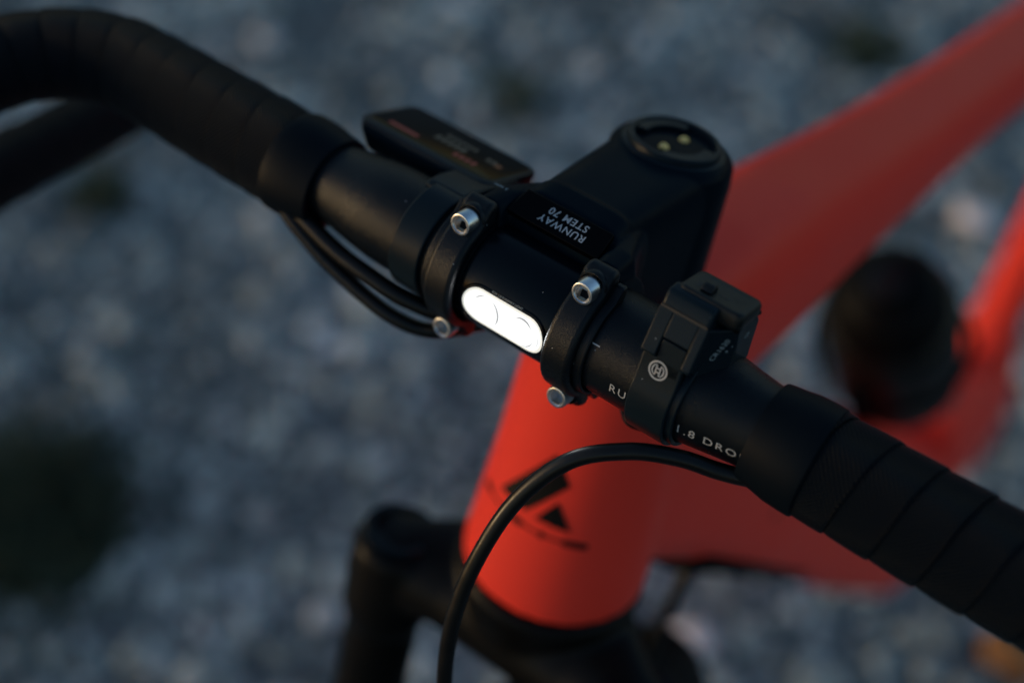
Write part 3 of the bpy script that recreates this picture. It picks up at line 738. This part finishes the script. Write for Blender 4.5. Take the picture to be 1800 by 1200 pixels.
# emblem on the strap: ring with an armature
def annulus(r0, r1, n=40): return [(r0*cos(2*pi*i/n), r0*sin(2*pi*i/n), 0) for i in range(n)]+[(r1*cos(2*pi*i/n), r1*sin(2*pi*i/n), 0) for i in range(n)], [[i, (i+1) % n, n+(i+1) % n, n+i] for i in range(n)]
def poly(pts): return [(x, y, 0) for x, y in pts], [list(range(len(pts)))]
def seg_(r0, a0, a1, xin, n=10):
    return [(r0*cos(radians(a0+(a1-a0)*i/n)), r0*sin(radians(a0+(a1-a0)*i/n))) for i in range(n+1)]
Rr = 1.95
arcL = seg_(Rr, 130, 230, 0); arcR = seg_(Rr, -50, 50, 0)
def armature(sgn):
    # crescent web between the rim and the cross bars
    o_ = [(sgn*Rr*cos(radians(a)), Rr*sin(radians(a))) for a in range(-58, 59, 8)]
    i_ = [(sgn*(0.72 if abs(a) < 40 else 0.72+0.0*a), 1.45*sin(radians(a))/sin(radians(58))) for a in range(-58, 59, 8)]
    n_ = len(o_); return [(x, y, 0) for x, y in o_+i_], [[i, i+1, n_+i+1, n_+i] for i in range(n_-1)]
def thin_cross(y): return poly([(-0.75, y-0.2), (0.75, y-0.2), (0.75, y+0.2), (-0.75, y+0.2)])
em = merge(annulus(2.45, 2.95), annulus(0, 0.01), *[poly([(s_*0.45, -1.55), (s_*0.85, -1.75), (s_*0.85, 1.75), (s_*0.45, 1.55)]) for s_ in (-1, 1)], thin_cross(0.62), thin_cross(-0.62),
    *[merge(*[([(s_*1.55*cos(radians(a))*1.0, 1.85*sin(radians(a)), 0), (s_*1.55*cos(radians(a+9)), 1.85*sin(radians(a+9)), 0), (s_*1.98*cos(radians(a+9)), 1.98*sin(radians(a+9)), 0), (s_*1.98*cos(radians(a)), 1.98*sin(radians(a)), 0)], [[0, 1, 2, 3]]) for a in range(-63, 62, 9)]) for s_ in (-1, 1)])
ec = TIP0+TD*4.4+EX*51.7+TN*0.12
mk('emblem', [ec+EX*p[0]+TD*p[1] for p in em[0]], em[1], MINK, RC, smooth=False, label='round pale emblem on the strap')
chf = [(57.5, -3.6), (60.3, -4.2), (65.9, 3.4), (66.0, 7), (57.5, 7)]
cv = [(x, y+(z-24)*0.25, z+(0 if z < 20 else -(y+4)*0.35)) for z in (11.5, 29.6) for x, y in chf]; cn = len(chf)
mk('housing_corner', cv, [list(range(cn))[::-1], list(range(cn, 2*cn))]+[[i, (i+1) % cn, cn+(i+1) % cn, cn+i] for i in range(cn)], MPLAST, RC, bevel=0.5, sharp=25)
cu_ = Vector((5.6, 7.6, 0)).normalized(); cw_ = Vector((0, 0.2425, 0.970)); tx = (cw_*0.86+cu_*0.5).normalized(); cn_ = cu_.cross(cw_).normalized()
tv, tf = text_geo('CR1620', 2.3, 0.0, 1.05)
flat('lettering', (tv, tf), Vector((63.1, -0.6, 22.0))+cn_*0.1, tx, cn_.cross(tx), MINK2, RC, lift=0.25)
tv, tf = text_geo('+  -', 2.0, 0.0, 1.0)
flat('lettering', (tv, tf), Vector((64.7, 1.5, 21.6))+cn_*0.1, tx, cn_.cross(tx), MINK2, RC, lift=0.25)
tv, tf = text_geo('CE', 2.3, 0.0, 1.0)
flat('lettering', (tv, tf), (66.05, 8.6, 21.6), (0, 0.7, -0.3), (0, 0.3, 0.7), MINK2, RC, lift=0.05)

# ------------------------------------------------------------------ display behind the bar
DS = empty('display_unit', (-58, 20, 10), 'slim black display with dim screen behind the bar left of the stem', 'display')
DF = Vector((0, 18.6, 12.0)); de = Vector((0, cos(radians(27)), -sin(radians(27)))); dnn = EX.cross(de)
def dpt(x, v_, h): return Vector((x, 0, 0))+DF+de*v_+dnn*h
def plate_geo(cx, cy, hx, hy, rr, levels):
    p2 = rrect(hx, hy, rr, 6); n = len(p2); v = []; fc = []
    for h, ins in levels:
        for x, y in p2: v.append(dpt(cx+x*(1-ins/hx), cy+y*(1-ins/hy), h))
    for j in range(len(levels)-1):
        for i in range(n): fc.append([j*n+i, j*n+(i+1) % n, (j+1)*n+(i+1) % n, (j+1)*n+i])
    fc += [list(range(n))[::-1], list(range((len(levels)-1)*n, len(levels)*n))]; return v, fc
mk('display_housing', *plate_geo(-59, 15.5, 27, 15.5, 4.5, [(-11, 4), (-10, 2.6), (-4.5, 0.4), (-1.2, 0), (-0.3, 0.4), (0, 1.2)]), MPLAST, DS, sharp=45)
sc_ = mk('screen', *plate_geo(-59, 16, 25, 13.2, 3.2, [(-0.5, 0), (0.12, 0.1), (0.2, 0.5)]), MSCREEN, DS, sharp=45)
def smark(x0, x1, v0, v1): return prism([dpt(x0, v0, 0.22), dpt(x1, v0, 0.22), dpt(x1, v1, 0.22), dpt(x0, v1, 0.22)], dnn, 0.05)
mk('screen_mark', *smark(-78, -66, 6.0, 8.2), MSCR_R, sc_, smooth=False)
mk('screen_mark', *merge(*[smark(-64+k*2.6, -62.4+k*2.6, 13.0, 16.4) for k in range(5)], *[smark(-63+k*2.2, -61.6+k*2.2, 18.4, 20.6) for k in range(6)]), MSCR_W, sc_, smooth=False)
mk('screen_mark', *merge(*[smark(-52.5+k*2.4, -51+k*2.4, 7.5, 10.5) for k in range(4)]), MSCR_R, sc_, smooth=False)
mk('screen_mark', *merge(*[smark(-45+k*2.2, -43.6+k*2.2, 16, 18.6) for k in range(2)]), MSCR_W, sc_, smooth=False)
mk('screen_mark', *smark(-41, -38.6, 15.2, 17.4), MSCR_O, sc_, smooth=False)
mk('mount_collar', *strap(-42.5, -31.5, 15.8, 17.6, -170, 150), MPLAST, DS, bevel=0.6, sharp=40)
mk('mount_arm', *merge(extrude([(4, 14.5), (6, 16.6), (12, 14.8), (18, 11.8), (34, 3.4), (33, -1), (18, 2), (12, 8)], -46, -31)), MPLAST, DS, bevel=1.6, sharp=28)
